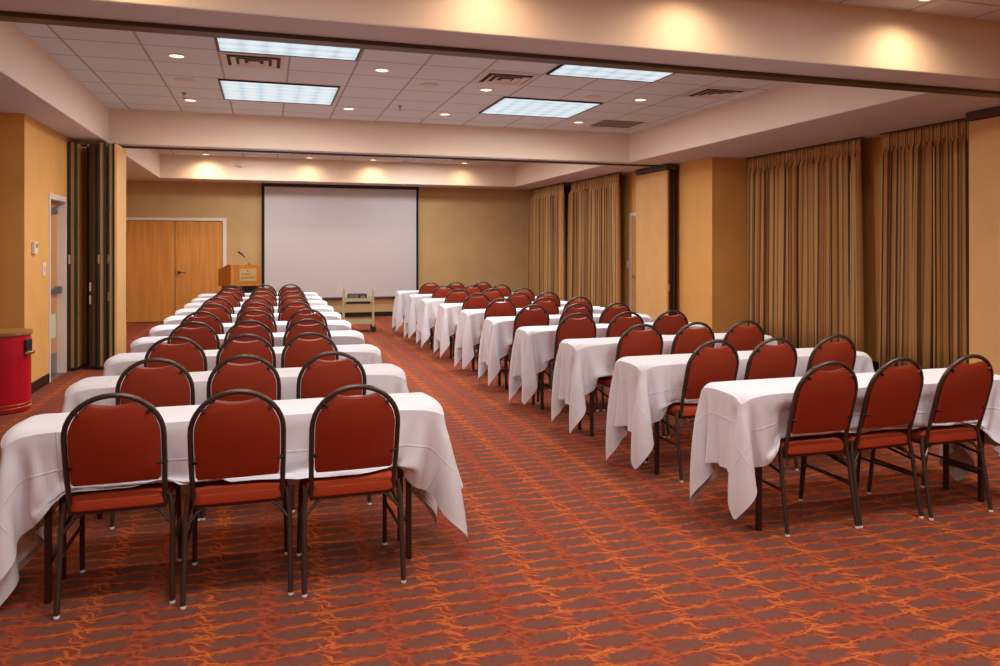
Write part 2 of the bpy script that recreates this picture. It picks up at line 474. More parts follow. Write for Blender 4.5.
# baseboards
struct(MB().box(wx1+.08, 6.24, FARY-.014, FARY, 0, .10).build('baseboard_back', 'frame_dark'))
struct(MB().box(LW+.001, LW+.014, 8.606, DY0-.06, 0, .11).build('baseboard_left', 'frame_dark'))
struct(MB().box(-4.6, LW, 8.606, 8.619, 0, .11).build('baseboard_left_return', 'frame_dark'))
struct(MB().box(7.106, 7.12, -4, 9.74, 0, .11).box(6.296, 6.31, 9.74, 10.66, 0, .11).box(6.296, 7.12, 9.726, 9.74, 0, .11).build('baseboard_right', 'frame_dark'))

# double door in the far wall
d1 = thing('door_1', 'pale wooden double door in the far left of the back wall', 'door', (0, FARY, 0)); d1['kind'] = 'structure'
mid = -1.765
MB().box(wx0-.06, wx0, -.02, .05, 0, 2.11).box(wx1, wx1+.07, -.02, .05, 0, 2.11).box(wx0, wx1, -.02, .05, 2.05, 2.11).build('door_frame', 'white_trim', d1)
for (a, b, s) in ((wx0, mid-.003, 1), (mid+.003, wx1, -1)):
    lf = MB().box(a+.004, b-.004, .01, .055, .012, 2.045, .003).build('door_leaf', 'door_wood', d1)
    hx = a if s == 1 else b
    h = MB()
    for hz in (.25, 1.0, 1.78): h.tube([(hx, .004, hz-.05), (hx, .004, hz+.05)], .011, 8)
    h.build('hinge', 'grey_metal', lf)
    if s == -1:
        hd = MB().lathe([(.028, 0), (.028, .01), (.012, .014), (.012, .05)], 16)
        bmesh.ops.rotate(hd.bm, verts=hd.bm.verts, cent=(0, 0, 0), matrix=Matrix.Rotation(PI/2, 3, 'X'))
        hd.move((mid+.075, .01, 1.0))
        hd.tube([(mid+.075, -.042, 1.0), (mid+.13, -.045, 1.003), (mid+.20, -.04, .995)], .009, 8)
        hd.box(mid+.02, mid+.024, .004, .012, .93, 1.06)
        hd.build('lever_handle', 'frame_metal', lf, True)

# recessed single door in the left wall
d2 = thing('door_2', 'tan exit door with push bar and closer, recessed in the left wall', 'door', (LW, 0, 0)); d2['kind'] = 'structure'
MB().box(-.19, .012, DY0-.045, DY0, 0, DH+.06).box(-.19, .012, DY1, DY1+.045, 0, DH+.06).box(-.19, .012, DY0, DY1, DH, DH+.06).build('door_frame', 'white_trim', d2)
lf = MB().box(-.125, -.08, DY0+.003, DY1-.003, .012, DH-.004).build('door_leaf', 'side_door_wood', d2)
MB().box(-.078, -.04, DY0+.06, DY1-.04, .97, 1.03, .008).box(-.08, -.015, DY0+.05, DY0+.12, .96, 1.045, .01).box(-.08, -.015, DY1-.12, DY1-.04, .96, 1.045, .01).build('push_bar', 'grey_metal', lf)
MB().box(-.078, -.015, DY0+.12, DY0+.42, DH-.16, DH-.09, .01).tube([(-.03, DY0+.35, DH-.09), (-.005, DY0+.5, DH-.035), (-.0, DY1-.05, DH-.03)], .010, 8).build('door_closer', 'grey_metal', lf)
MB().box(-.079, -.076, DY0+.02, DY1-.02, .02, .26).build('kick_plate', 'kick_plate', lf)
MB().box(-.079, -.075, DY0+.38, DY1-.08, .44, .72).build('notice', 'paper', lf)
MB().box(-.08, 0, DY0, DY1, 0, .006).build('threshold', 'grey_metal', d2)

# door on the right wall of the back bay
d3 = thing('door_3', 'door with a pale metal frame half hidden behind the right partition', 'door', (6.24, 0, 0)); d3['kind'] = 'structure'
MB().box(-.03, 0, 12.16, 12.22, 0, 2.12).box(-.03, 0, 11.80, 11.82, 0, 2.12).box(-.03, 0, 11.82, 12.16, 2.06, 2.12).build('door_frame', 'white_trim', d3)
lf = MB().box(-.012, 0, 11.82, 12.16, .01, 2.06).build('door_leaf', 'side_door_wood', d3)
MB().tube([(-.012, 12.08, 1.0), (-.05, 12.08, 1.0), (-.055, 11.97, 1.0)], .009, 8).build('lever_handle', 'chrome', lf, True)

# ------------------------------------------------------------------ ceiling fixtures
for (x0, x1, y0, y1, lb, k) in TROFFERS:
    cx, cy = (x0+x1)/2, (y0+y1)/2; w, d = (x1-x0)/2, (y1-y0)/2
    t = thing('ceiling_troffer', lb, 'ceiling light', (cx, cy, CEIL), 0, 'ceiling troffers')
    m = MB()
    m.box(-w, w, -d, -d+.022, -.016, 0).box(-w, w, d-.022, d, -.016, 0).box(-w, -w+.022, -d+.022, d-.022, -.016, 0).box(w-.022, w, -d+.022, d-.022, -.016, 0)
    m.build('frame', 'frame_dark', t)
    MB().box(-w+.022, w-.022, -d+.022, d-.022, -.012, -.004).build('lens', 'troffer_lens', t)
for (x, y, lb, k) in DOWNLIGHTS:
    t = thing('downlight', lb, 'ceiling light', (x, y, CEIL), 0, 'recessed downlights')
    MB().lathe([(.095, 0), (.095, -.005), (.066, -.009), (.062, -.004), (.062, 0)], 28, cap=False).build('trim_ring', 'white_trim', t, True)
    MB().lathe([(.062, -.004), (.04, -.0035), (.0005, -.003)], 28, cap=False).build('lamp', 'lamp_glow', t, True)
# supply diffusers and the return grille
def diffuser(x0, x1, y0, y1, lb):
    cx, cy = (x0+x1)/2, (y0+y1)/2; w, d = (x1-x0)/2, (y1-y0)/2
    t = thing('air_diffuser', lb, 'air vent', (cx, cy, CEIL), 0, 'square air diffusers')
    MB().box(-w*.86, w*.86, -d*.86, d*.86, -.003, 0).build('backing', 'vent_dark', t)
    def ringf(m, a, b, z0, z1):     # sloped square louvre ring
        o = [(-w*a, -d*a), (w*a, -d*a), (w*a, d*a), (-w*a, d*a)]
        i = [(-w*b, -d*b), (w*b, -d*b), (w*b, d*b), (-w*b, d*b)]
        for k_ in range(4):
            q = (k_+1) % 4
            V = [m.bm.verts.new((*o[k_], z0)), m.bm.verts.new((*o[q], z0)), m.bm.verts.new((*i[q], z1)), m.bm.verts.new((*i[k_], z1)),
                 m.bm.verts.new((*o[k_], z0-.004)), m.bm.verts.new((*o[q], z0-.004)), m.bm.verts.new((*i[q], z1-.004)), m.bm.verts.new((*i[k_], z1-.004))]
            for f in ((0, 1, 2, 3), (7, 6, 5, 4), (0, 4, 5, 1), (1, 5, 6, 2), (2, 6, 7, 3), (3, 7, 4, 0)):
                m.bm.faces.new([V[j] for j in f])
    m = MB(); ringf(m, 1.0, .84, -.002, -.006); m.build('frame', 'vent_paint', t)
    for (a, b) in ((.72, .56), (.46, .30)):
        m = MB(); ringf(m, a, b, -.020, -.006); m.build('louvre', 'vent_paint', t)
    MB().box(-w*.18, w*.18, -d*.18, d*.18, -.022, -.018).build('centre_plate', 'vent_paint', t)
diffuser(-.40, .18, 7.36, 7.90, 'square air diffuser on the left, between the two left troffers')
diffuser(2.14, 2.72, 7.36, 7.90, 'square air diffuser in the middle, left of the right troffer')
diffuser(4.70, 5.28, 7.36, 7.90, 'square air diffuser on the far right of the tiled ceiling')
t = thing('return_grille', 'flat grey return air grille near the back right of the tiled ceiling', 'air vent', (4.86, 9.95, CEIL))
MB().box(-.32, .32, -.26, .26, -.010, 0, .003).build('frame', 'grille_grey', t)
m = MB()
for k in range(16): m.box(-.29, .29, -.235+k*.031, -.222+k*.031, -.014, -.010)
m.build('slats', 'grille_grey', t)
for (x, y, lb) in ((-.835, 8.72, 'round ceiling speaker on the left between the two downlights'), (1.72, 8.19, 'round ceiling speaker in the middle of the tiled ceiling'), (3.74, 8.26, 'round ceiling speaker behind the right nearer troffer')):
    o = MB().lathe([(.10, 0), (.10, -.006), (.085, -.009), (.001, -.010)], 28).build('ceiling_speaker', 'vent_paint', None, True)
    o.location = (x, y, CEIL); tag(o, lb, 'speaker', 'ceiling speakers')
def sprinkler(x, y, lb):
    t = thing('sprinkler_head', lb, 'sprinkler', (x, y, CEIL), 0, 'sprinkler heads')
    MB().lathe([(.035, 0), (.035, -.004), (.012, -.008), (.010, -.03)], 16).build('escutcheon', 'grey_metal', t, True)
    MB().tube([(-.012, 0, -.028), (-.012, 0, -.05), (0, 0, -.062), (.012, 0, -.05), (.012, 0, -.028)], .003, 6).lathe([(.02, -.062), (.02, -.065)], 12).build('deflector', 'grey_metal', t)
sprinkler(-.91, 9.45, 'sprinkler head beside the far left downlight')
sprinkler(1.62, 9.5, 'sprinkler head in the middle of the ceiling near the second beam')
t = thing('wall_sensor', 'small white sensor on the back soffit right of the brightest scallop', 'sensor', (-.58, 15.8, 3.15))
MB().box(-.035, .035, -.02, 0, -.04, .04, .006).build('bracket', 'white_trim', t)
MB().loft([[(.02, -.02, -.03), (.02, -.02, .03), (.0, -.02, .03), (.0, -.02, -.03)], [(.16, -.09, -.05), (.16, -.09, -.01), (.12, -.13, -.01), (.12, -.13, -.05)]]).build('sensor_head', 'cream_plastic', t)

# ------------------------------------------------------------------ wall devices
t = thing('thermostat', 'small white thermostat high on the left wall before the door', 'thermostat', (LW, 8.91, 1.50))
MB().box(0, .035, -.055, .055, -.065, .065, .008).build('body', 'cream_plastic', t)
MB().box(.035, .038, -.035, .035, .0, .045).build('display', 'grille_grey', t)
t = thing('light_switch', 'white light switch plate beside the left door frame', 'light switch', (LW, 9.31, 1.27))
MB().box(0, .008, -.055, .055, -.075, .075, .003).build('plate', 'cream_plastic', t)
MB().box(.008, .014, -.03, -.008, -.03, .03).box(.008, .014, .008, .03, -.03, .03).build('toggle', 'white_trim', t)
t = thing('light_switch', 'white switch beside the curtain on the right wall of the back bay', 'light switch', (6.24, 12.33, 1.2))
MB().box(-.008, 0, -.045, .045, -.07, .07, .003).build('plate', 'cream_plastic', t)
MB().box(-.014, -.008, -.012, .012, -.03, .03).build('toggle', 'white_trim', t)

# ------------------------------------------------------------------ projection screen
t = thing('projection_screen', 'wide white projection screen with black border on the back wall', 'screen', (0, FARY-.03, 0))
MB().box(-.03, 3.17, -.045, -.04, .44, 2.78).build('screen_cloth', 'screen_white', t)
MB().box(-.09, -.03, -.046, -.039, .44, 2.83).box(3.17, 3.22, -.046, -.039, .44, 2.83).box(-.03, 3.17, -.046, -.039, 2.78, 2.83).build('black_border', 'black_velvet', t)
MB().tube([(-.09, -.043, .42), (3.22, -.043, .42)], .02, 12).build('bottom_bar', 'baseboard', t, True)
MB().box(-.09, 3.22, -.10, 0, 2.80, 2.845, .006).build('casing', 'black_plastic', t)

# ------------------------------------------------------------------ folding partitions, stacked open
def partition(name, label, x_edges, y0, y1, face_dir, latches, trim='panel_green'):
    """panels stand side by side; their trimmed edges face the viewer"""
    t = thing(name, label, 'folding partition', (0, 0, 0))
    for i, (xa, xb, dy) in enumerate(x_edges):
        w = xb-xa
        p_ = MB().box(xa+w*.12, xb-w*.12, y0+dy+.02, y1, .03, SOFF-.07).build('panel', 'panel_tan', t)
        MB().box(xa, xa+w*.30, y0+dy, y0+dy+.05, .02, SOFF-.06, .004).box(xb-w*.30, xb, y0+dy, y0+dy+.05, .02, SOFF-.06, .004).build('edge_trim', trim, p_)
        MB().box(xa+w*.30, xb-w*.30, y0+dy+.012, y0+dy+.05, .02, SOFF-.06).build('edge_strip', 'panel_tan_edge' if i != 2 and trim == 'panel_green' else 'panel_brown', p_)
        MB().box(xa+w*.15, xb-w*.15, y0+dy+.01, y1-.01, .004, .04).build('bottom_seal', 'black_plastic', p_)
        if i in latches:
            m = MB()
            for z in latches[i]: m.box(xa+w*.04, xa+w*.26, y0+dy-.008, y0+dy, z-.055, z+.055, .003)
            m.build('latch', 'chrome', p_)
        MB().tube([((xa+xb)/2, y0+.3, SOFF-.07), ((xa+xb)/2, y0+.3, SOFF-.012)], .018, 8).build('trolley', 'grey_metal', p_)
    # outer skins: a full tan face on the room side
    return t
T = partition('folding_partition', 'folding partition stacked open against the left wall beside the exit door',
    [(-2.295, -2.20, 0), (-2.19, -2.09, .45), (-2.08, -1.985, .06), (-1.975, -1.88, 0), (-1.87, -1.79, .02)], 10.30, 10.92, 1,
    {0: (1.36,), 2: (.86, 1.02), 3: (1.36,), 4: (1.36, .9)})
MB().box(-1.79, -1.76, 10.32, 10.95, .03, SOFF-.06, .003).build('outer_skin', 'panel_tan', T)
T = partition('folding_partition', 'folding partition stacked at the right wall between the two curtained bays',
    [(6.14, 6.21, 0), (6.218, 6.30, .02)], 10.72, 11.72, -1, {0: (.86,)}, 'frame_dark')
MB().box(6.10, 6.135, 10.70, 11.74, .03, SOFF-.11, .003).build('outer_skin', 'panel_tan', T)
MB().box(6.09, 6.29, 10.69, 11.75, SOFF-.10, SOFF-.012, .004).build('header', 'track_dark', T)
T = partition('folding_partition', 'tan folding partition stacked at the right edge of the photo, before the curtain',
    [(6.69, 6.77, 0), (6.78, 6.86, .02), (6.87, 6.95, 0)], 4.55, 5.75, -1, {1: (1.0,)})
MB().box(6.65, 6.69, 4.52, 5.76, .03, SOFF-.10, .003).build('outer_skin', 'panel_tan', T)
MB().box(6.63, 6.97, 4.50, 5.78, SOFF-.09, SOFF-.012, .004).build('header', 'track_dark', T)

# ------------------------------------------------------------------ pleated curtains
def curtain(label, x, y0, y1, seed, top=SOFF-.02, bot=.03):
    rnd = random.Random(seed)
    L = y1-y0
    npl = int(round(L/.115)); per = 14; n = npl*per
    # fold positions with uneven widths
    ws = [rnd.uniform(.75, 1.3) for _ in range(npl)]; S = sum(ws)
    cum = [0]
    for w_ in ws: cum.append(cum[-1]+w_/S)
    amp = [rnd.uniform(.6, 1.15) for _ in range(npl)]
    ph = [rnd.uniform(-.3, .3) for _ in range(npl)]
    zs = [top, top-.04, top-.11, top-.16, top-.24, top-.5, top-.9, top-1.4, top-1.9, top-2.3, bot]
    verts, uvs, faces = [], [], []
    for zi, z in enumerate(zs):
        tdown = (top-z)/(top-bot)
        a = .022 if z > top-.12 else (.030 if z > top-.2 else .078+.020*tdown)
        arc = 0; prev = None
        for i in range(n+1):
            k = min(i//per, npl-1); f = (i-k*per)/per
            sway = .012*math.sin(k*1.7+tdown*2.2+seed)*tdown
            yy = y0+L*(cum[k]+(cum[k+1]-cum[k])*f)+sway
            yy += ((yy-y0)/L-.5)*.07*tdown
            s_ = math.sin(2*PI*f+ph[k]*math.sin(PI*f))
            shp = abs(s_)**.9*(1 if s_ > 0 else -1)+.18*math.sin(4*PI*f+k)
            if z > top-.12: shp = (1 if s_ > .2 else -.6)*min(1, abs(s_)*1.6)
            kk = amp[k]*(1-f)+amp[(k+1) % npl]*f
            xx = x-a*shp*kk+.012*math.sin(k*2.3+tdown*3)*tdown
            yy -= .016*math.cos(2*PI*f)*(0 if z > top-.12 else 1)*kk*0
            if z <= top-.2: yy += .026*math.sin(4*PI*f)*.5
            p_ = (xx, yy, z)
            verts.append(p_)
            uvs.append((i/n*L*2.1, z))
    W_ = n+1
    for zi in range(len(zs)-1):
        for i in range(n):
            faces.append((zi*W_+i, zi*W_+i+1, (zi+1)*W_+i+1, (zi+1)*W_+i))
    me = bpy.data.meshes.new('curtain'); me.from_pydata(verts, [], faces)
    uvl = me.uv_layers.new(name='UVMap')
    for lp in me.loops: uvl.data[lp.index].uv = uvs[lp.vertex_index]
    me.polygons.foreach_set('use_smooth', [True]*len(me.polygons))
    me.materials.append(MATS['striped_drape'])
    o = bpy.data.objects.new('curtain', me); col.objects.link(o)
    so = o.modifiers.new('thick', 'SOLIDIFY'); so.thickness = .004
    tag(o, label, 'curtain', 'pleated striped curtains')
    r = MB().box(x-.03, x+.05, y0-.02, y1+.02, top+.002, top+.018).build('curtain_rail', 'track_dark', o)
    return o
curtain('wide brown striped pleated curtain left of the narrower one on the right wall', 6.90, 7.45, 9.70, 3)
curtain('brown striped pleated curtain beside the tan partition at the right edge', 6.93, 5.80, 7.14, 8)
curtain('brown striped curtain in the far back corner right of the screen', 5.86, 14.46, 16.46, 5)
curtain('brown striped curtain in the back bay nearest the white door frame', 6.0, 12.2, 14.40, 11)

# ------------------------------------------------------------------ red bin
t = thing('waste_bin', 'round red waste bin with wooden lid by the left wall corner', 'bin', (-2.33, 8.0, 0))
MB().lathe([(.20, .0), (.235, .01), (.235, .70), (.225, .71)], 48).build('body', 'red_paint', t, True)
MB().lathe([(.20, .70), (.246, .702), (.25, .715), (.246, .735), (.10, .738), (.001, .738)], 48).build('lid', 'bin_lid_wood', t, True)
MB().lathe([(.2355, .035), (.240, .038), (.240, .046), (.2355, .049)], 48, cap=False).build('gold_band', 'brass', t, True)
MB().lathe([(.2355, .068), (.239, .070), (.239, .076), (.2355, .078)], 48, cap=False).build('gold_band', 'brass', t, True)
a = -.25
c_, s_ = math.cos(a), math.sin(a)
m = MB().box(.232, .252, -.05, .05, .53, .66, .006)
bmesh.ops.rotate(m.bm, verts=m.bm.verts, cent=(0, 0, 0), matrix=Matrix.Rotation(a, 3, 'Z'))
m.build('flap', 'black_plastic', t)
m = MB().box(.240, .275, -.052, .052, .52, .55, .006)
bmesh.ops.rotate(m.bm, verts=m.bm.verts, cent=(0, 0, 0), matrix=Matrix.Rotation(a, 3, 'Z'))
m.build('handle', 'chrome', t)

# ------------------------------------------------------------------ lectern and microphone
t = thing('lectern', 'wooden lectern with a gold plaque in front of the screen', 'lectern', (-.36, 14.75, 0), .50)
# slanted hood: side profile in (y, z), y grows towards the presenter
prof = [(-.02, .80), (-.02, 1.185), (.06, 1.20), (.50, 1.085), (.50, .80)]
w = .30
MB().box(-w, w, -.02, .005, .79, 1.19, .003).build('front_panel', 'lectern_wood', t)
MB().prism([(.006, .79), (.006, 1.185), (.06, 1.20), (.48, 1.09), (.48, .79)], 'x', -w, -w+.022).build('side_panel', 'lectern_wood', t)
MB().prism([(.006, .79), (.006, 1.185), (.06, 1.20), (.48, 1.09), (.48, .79)], 'x', w-.022, w).build('side_panel', 'lectern_wood', t)
MB().prism([(.02, 1.16), (.06, 1.175), (.48, 1.065), (.48, 1.045)], 'x', -w+.022, w-.022).build('reading_top', 'lectern_wood', t)
MB().box(-w+.022, w-.022, .006, .48, .79, .81).build('shelf', 'lectern_wood', t)
MB().box(-w+.05, w-.05, .04, .44, .06, .79, .004).build('column', 'black_plastic', t)
MB().box(-w, w, -.02, .50, 0, .06, .008).build('base', 'black_plastic', t)
pl = MB().box(-.14, .20, -.030, -.020, .875, 1.11, .002).build('plaque', 'plaque', t)
m = MB()   # small emblem over two lines of lettering, too small to be read
m.prism([(.025+.018*math.cos(PI/2+k*PI*2/3), 1.068+.018*math.sin(PI/2+k*PI*2/3)) for k in range(3)], 'y', -.032, -.030)
rnd = random.Random(4)
for (zc, x0, x1, hh) in ((1.012, -.095, .105, .026), (.945, -.105, .155, .030)):
    x = x0
    while x < x1:
        g = rnd.uniform(.011, .018)
        m.box(x, x+.004, -.032, -.030, zc-hh/2, zc+hh/2)
        k = rnd.choice((0, 1, 2))
        if k < 2: m.box(x+.004, x+g-.004, -.032, -.030, zc+hh/2-.005 if k else zc-.003, zc+hh/2 if k else zc+.003)
        if k != 1: m.box(x+g-.006, x+g-.003, -.032, -.030, zc-hh/2, zc+hh/2)
        x += g+.006
m.build('lettering', 'plaque_ink', pl)
t = thing('gooseneck_microphone', 'black gooseneck microphone rising from the top of the lectern', 'microphone', (-.30, 14.86, 1.193))
MB().lathe([(.03, -.006), (.03, .006), (.012, .012)], 16).build('base', 'black_plastic', t, True)
MB().tube([(0, 0, .005), (-.01, .005, .04), (-.045, .01, .10), (-.08, .02, .135)], .005, 8).build('gooseneck', 'grey_metal', t, True)
MB().tube([(-.078, .02, .133), (-.12, .03, .175), (-.195, .05, .235)], [.010, .015, .019], 12).build('mic_head', 'black_plastic', t, True)

# ------------------------------------------------------------------ AV cart with a box on it
t = thing('av_cart', 'cream wheeled trolley standing before the right half of the screen', 'cart', (1.585, 13.7, 0), -.12)
CW, CD = .26, .20
for sx in (-1, 1):
    for sy in (-1, 1):
        lg = MB().box(sx*CW-.018, sx*CW+.018, sy*CD-.022, sy*CD+.022, .10, .76, .008).build('leg', 'cart_cream', t)
        cs = MB().tube([(sx*CW, sy*CD-.012, .05), (sx*CW, sy*CD+.012, .05)], .05, 18)
        cs.box(sx*CW-.012, sx*CW+.012, sy*CD-.022, sy*CD+.022, .06, .105)
        cs.build('caster', 'black_plastic', lg, True)
for z in (.55, .15):
    MB().box(-CW, CW, -CD, CD, z, z+.02).box(-CW, CW, -CD-.012, -CD, z, z+.055).box(-CW, CW, CD, CD+.012, z, z+.055).build('shelf', 'cart_cream', t)
for sx in (-1, 1):
    MB().tube([(sx*CW, -CD, .74), (sx*(CW+.03), -CD*.6, .78), (sx*(CW+.03), CD*.6, .78), (sx*CW, CD, .74)], .012, 8).build('handle', 'cart_cream', t, True)
MB().box(-.21, .21, -CD+.01, -CD+.05, .505, .548).build('power_strip', 'black_plastic', t)
e_ = thing('equipment_box', 'dark equipment box lying on the upper shelf of the cream trolley', 'equipment', (1.56, 13.68, .571), -.12)
MB().box(-.17, .17, -.13, .13, .0, .105, .008).build('case', 'black_plastic', e_)
m = MB()
for k in range(7): m.box(-.15, .03, -.134, -.130, .02+k*.011, .025+k*.011)
m.build('vent_slots', 'grille_grey', e_)
MB().box(.06, .14, -.134, -.130, .03, .08).build('front_plate', 'grey_metal', e_)
# ------------------------------------------------------------------ banquet chair
def make_chair(label, group):
    t = thing('banquet_chair', label, 'chair', (0, 0, 0), 0, group)
    zb, yb = .44, -.165                       # foot of the leaning back
    ln = .495; dy, dz = -.135/ln, .476/ln     # unit lean direction
    def B(x, s, off=0):                       # point on the leaning back plane; off is along its normal, to the front
        return (x, yb+dy*s+dz*off, zb+dz*s-dy*off)
    hw = .186
    pts = [B(-hw+.008, -.045), B(-hw+.003, .06), B(-hw, .16)]
    ca = ln-.0115-hw
    for k in range(0, 19):
        a = PI-PI*k/18
        pts.append(B(hw*math.cos(a), ca+hw*math.sin(a)))
    pts += [B(hw, .16), B(hw-.003, .06), B(hw-.008, -.045)]
    MB().tube(pts, .0112, 10).build('back_frame', 'frame_metal', t, True)
    # padded back with a hand scoop at the top
    R = hw-.0135
    out = []
    bs = .088
    out += [(-R+.012, bs), (0, bs-.002), (R-.012, bs)]
    out += [(R-.003, bs+.012), (R, .16)]
    arc = []
    for k in range(0, 37):
        a = PI*k/36
        x, s = R*math.cos(a), ca+R*math.sin(a)
        if abs(x) < .088:
            s = min(s, ln-.061+.0145*(x/.088)**2)
        arc.append((x, s))
    out += arc
    out += [(-R, .16), (-R+.003, bs+.012)]
    cx, cs = 0, .27
    def ring(off, k):
        return [B(x*(1-k/R) if True else x, cs+(s-cs)*(1-k/.2), off) for x, s in out]
    bm = MB().loft([ring(-.014, .006), ring(-.011, .001), ring(.004, 0), ring(.016, .004), ring(.024, .016), ring(.027, .05)])
    bm.build('backrest', 'vinyl_back', t, True)
    for (x, s) in ((-R-.003, .17), (R+.003, .17), (-R*.80, ca+R*.66), (R*.80, ca+R*.66)):
        m = MB()
        p0 = Vector(B(x*1.035, s+ (.006 if s > .2 else 0), -.006)); p1 = Vector(B(x*.90, s-(.008 if s > .2 else 0), -.014))
        m.tube([p0, p1], .0075, 8)
        m.build('bracket', 'frame_dark', t, True)
    # seat cushion: rounded, a little wider in front
    def srect(w0, w1, y0, y1, r, z, dome=0):
        P = []
        for (sx, sy, a0) in ((1, 1, 0), (-1, 1, 90), (-1, -1, 180), (1, -1, 270)):
            w_ = w1 if sy > 0 else w0
            c_ = (sx*(w_-r), (y1-r) if sy > 0 else (y0+r))
            for k in range(6):
                a = math.radians(a0+18*k)
                P.append((c_[0]+r*math.cos(a), c_[1]+r*math.sin(a), z))
        return P
    y0, y1 = -.185, .225
    rings = [srect(.186, .202, y0+.012, y1-.012, .05, .405), srect(.194, .212, y0+.002, y1-.002, .055, .413),
             srect(.197, .215, y0, y1, .058, .432), srect(.194, .212, y0+.003, y1-.003, .055, .450),
             srect(.178, .195, y0+.02, y1-.02, .05, .462), srect(.12, .13, y0+.09, y1-.09, .05, .468)]
    MB().loft(rings).build('seat', 'fabric_rust_lit', t, True)
    MB().tube([(-.18, -.15, .398), (.18, -.15, .398), (.19, .17, .398), (-.19, .17, .398)], .011, 8, closed=True).build('seat_frame', 'frame_metal', t, True)
    for sx in (-1, 1):
        # rear leg leaves the back tube under the seat, bows outward and runs down and back
        rear = MB().tube([(sx*.200, -.150, .445), (sx*.206, -.155, .41), (sx*.212, -.165, .36), (sx*.214, -.195, .18), (sx*.216, -.226, .010)], .0115, 10)
        o = rear.build('leg', 'frame_metal', t, True)
        MB().lathe([(.009, .0), (.0122, .003), (.0122, .012), (.0116, .014)], 12, sx*.216, -.226).build('glide', 'glide', o, True)
        front = MB().tube([(sx*.190, .165, .405), (sx*.202, .19, .36), (sx*.207, .212, .18), (sx*.210, .232, .010)], .0115, 10)
        o = front.build('leg', 'frame_metal', t, True)
        MB().lathe([(.009, .0), (.0122, .003), (.0122, .012), (.0116, .014)], 12, sx*.210, .232).build('glide', 'glide', o, True)
        MB().tube([(sx*.211, .207, .225), (sx*.214, -.186, .225)], .008, 8).build('stretcher', 'frame_metal', t, True)
        MB().tube([(sx*.206, .19, .365), (sx*.213, -.172, .315)], .008, 8).build('stretcher', 'frame_metal', t, True)
        MB().tube([(sx*.125, -.15, .398), (sx*.165, -.158, .375), (sx*.212, -.176, .318)], .0075, 8).build('brace', 'frame_metal', t, True)
    return t
ORD = ['front', 'second', 'third', 'fourth', 'fifth', 'sixth', 'seventh', 'eighth', 'ninth', 'last']
SEAT = ['left', 'middle', 'right']
CHX = {'left': [[-.598, -.57, -.569, -.56, -.567, -.552, -.55, -.531, -.52, -.515],
                [-.114, -.111, -.125, -.134, -.095, -.109, -.095, -.058, -.04, -.024],
                [.368, .364, .305, .333, .372, .32, .338, .348, .365, .382]],
       'right': [[2.813, 2.75, 2.79, 2.70, 2.638, 2.627, 2.636, 2.648, 2.672, 2.655],
                 [3.25, 3.20, 3.25, 3.18, 3.134, 3.166, 3.184, 3.14, 3.12, 3.108],
                 [3.72, 3.69, 3.72, 3.66, 3.587, 3.61, 3.606, 3.62, 3.60, 3.59]]}
ROWY = {'left': [3.543+1.0345*n for n in range(10)], 'right': [3.345+1.049*n for n in range(10)]}
TABX = {'left': [-.111]*10, 'right': [x+.90 for x in (2.37, 2.345, 2.345, 2.315, 2.30, 2.29, 2.26, 2.22, 2.22, 2.20)]}
CHY = {('left', 0): (.142, .065, .042), ('right', 0): (.189, .174, .150)}   # how far each front chair stands from its table
proto = None
rnd = random.Random(21)
for block in ('left', 'right'):
    where = 'left block' if block == 'left' else 'right block by the curtains'
    for n in range(10):
        for k in range(3):
            q = f'{ORD[n]} table'
            lb = f'rust red round-back banquet chair, {SEAT[k]} seat of the {ORD[n]} table, {block} block'
            gp = f'banquet chairs along the tables of the {block} block'
            y = ROWY[block][n] + (.10 if (block, n) not in CHY else CHY[(block, n)][k]) + rnd.uniform(-.012, .012)
            rz = math.radians(rnd.uniform(-2.2, 2.2))
            x = CHX[block][k][n]
            if proto is None:
                proto = make_chair(lb, gp); proto.location = (x, y, 0); proto.rotation_euler.z = rz
            else:
                dup(proto, (x, y, 0), rz, lb, gp)

# ------------------------------------------------------------------ folding tables
TW, TD, TH = 1.85, .39, .735
def make_table(label, group):
    t = thing('folding_table', label, 'table', (0, 0, 0), 0, group)
    MB().box(-TW/2+.016, TW/2-.016, -TD/2+.016, TD/2-.016, TH-.034, TH-.010, .008).build('tabletop', 'tabletop', t)
    MB().box(-TW/2+.03, TW/2-.03, -TD/2+.02, -TD/2+.035, TH-.06, TH-.022).box(-TW/2+.03, TW/2-.03, TD/2-.035, TD/2-.02, TH-.06, TH-.022).build('apron', 'table_leg', t)
    for sx in (-1, 1):
        for sy in (-1, 1):
            x, y = sx*(TW/2-.155), sy*(TD/2-.075)
            MB().box(x-.013, x+.013, y-.013, y+.013, 0, TH-.022, .003).build('leg', 'table_leg', t)
        MB().box(x-.010, x+.010, -TD/2+.088, TD/2-.088, .16, .18).build('crossbar', 'table_leg', t)
    return t
tp = None
for block in ('left', 'right'):
    for n in range(10):
        lb = f'narrow folding table with dark legs, {ORD[n]} in the {block} block, under a white cloth'
        gp = f'folding tables of the {block} block'
        loc = (TABX[block][n], ROWY[block][n]+TD/2, 0)
        if tp is None:
            tp = make_table(lb, gp); tp.location = loc
        else: dup(tp, loc, 0, lb, gp)

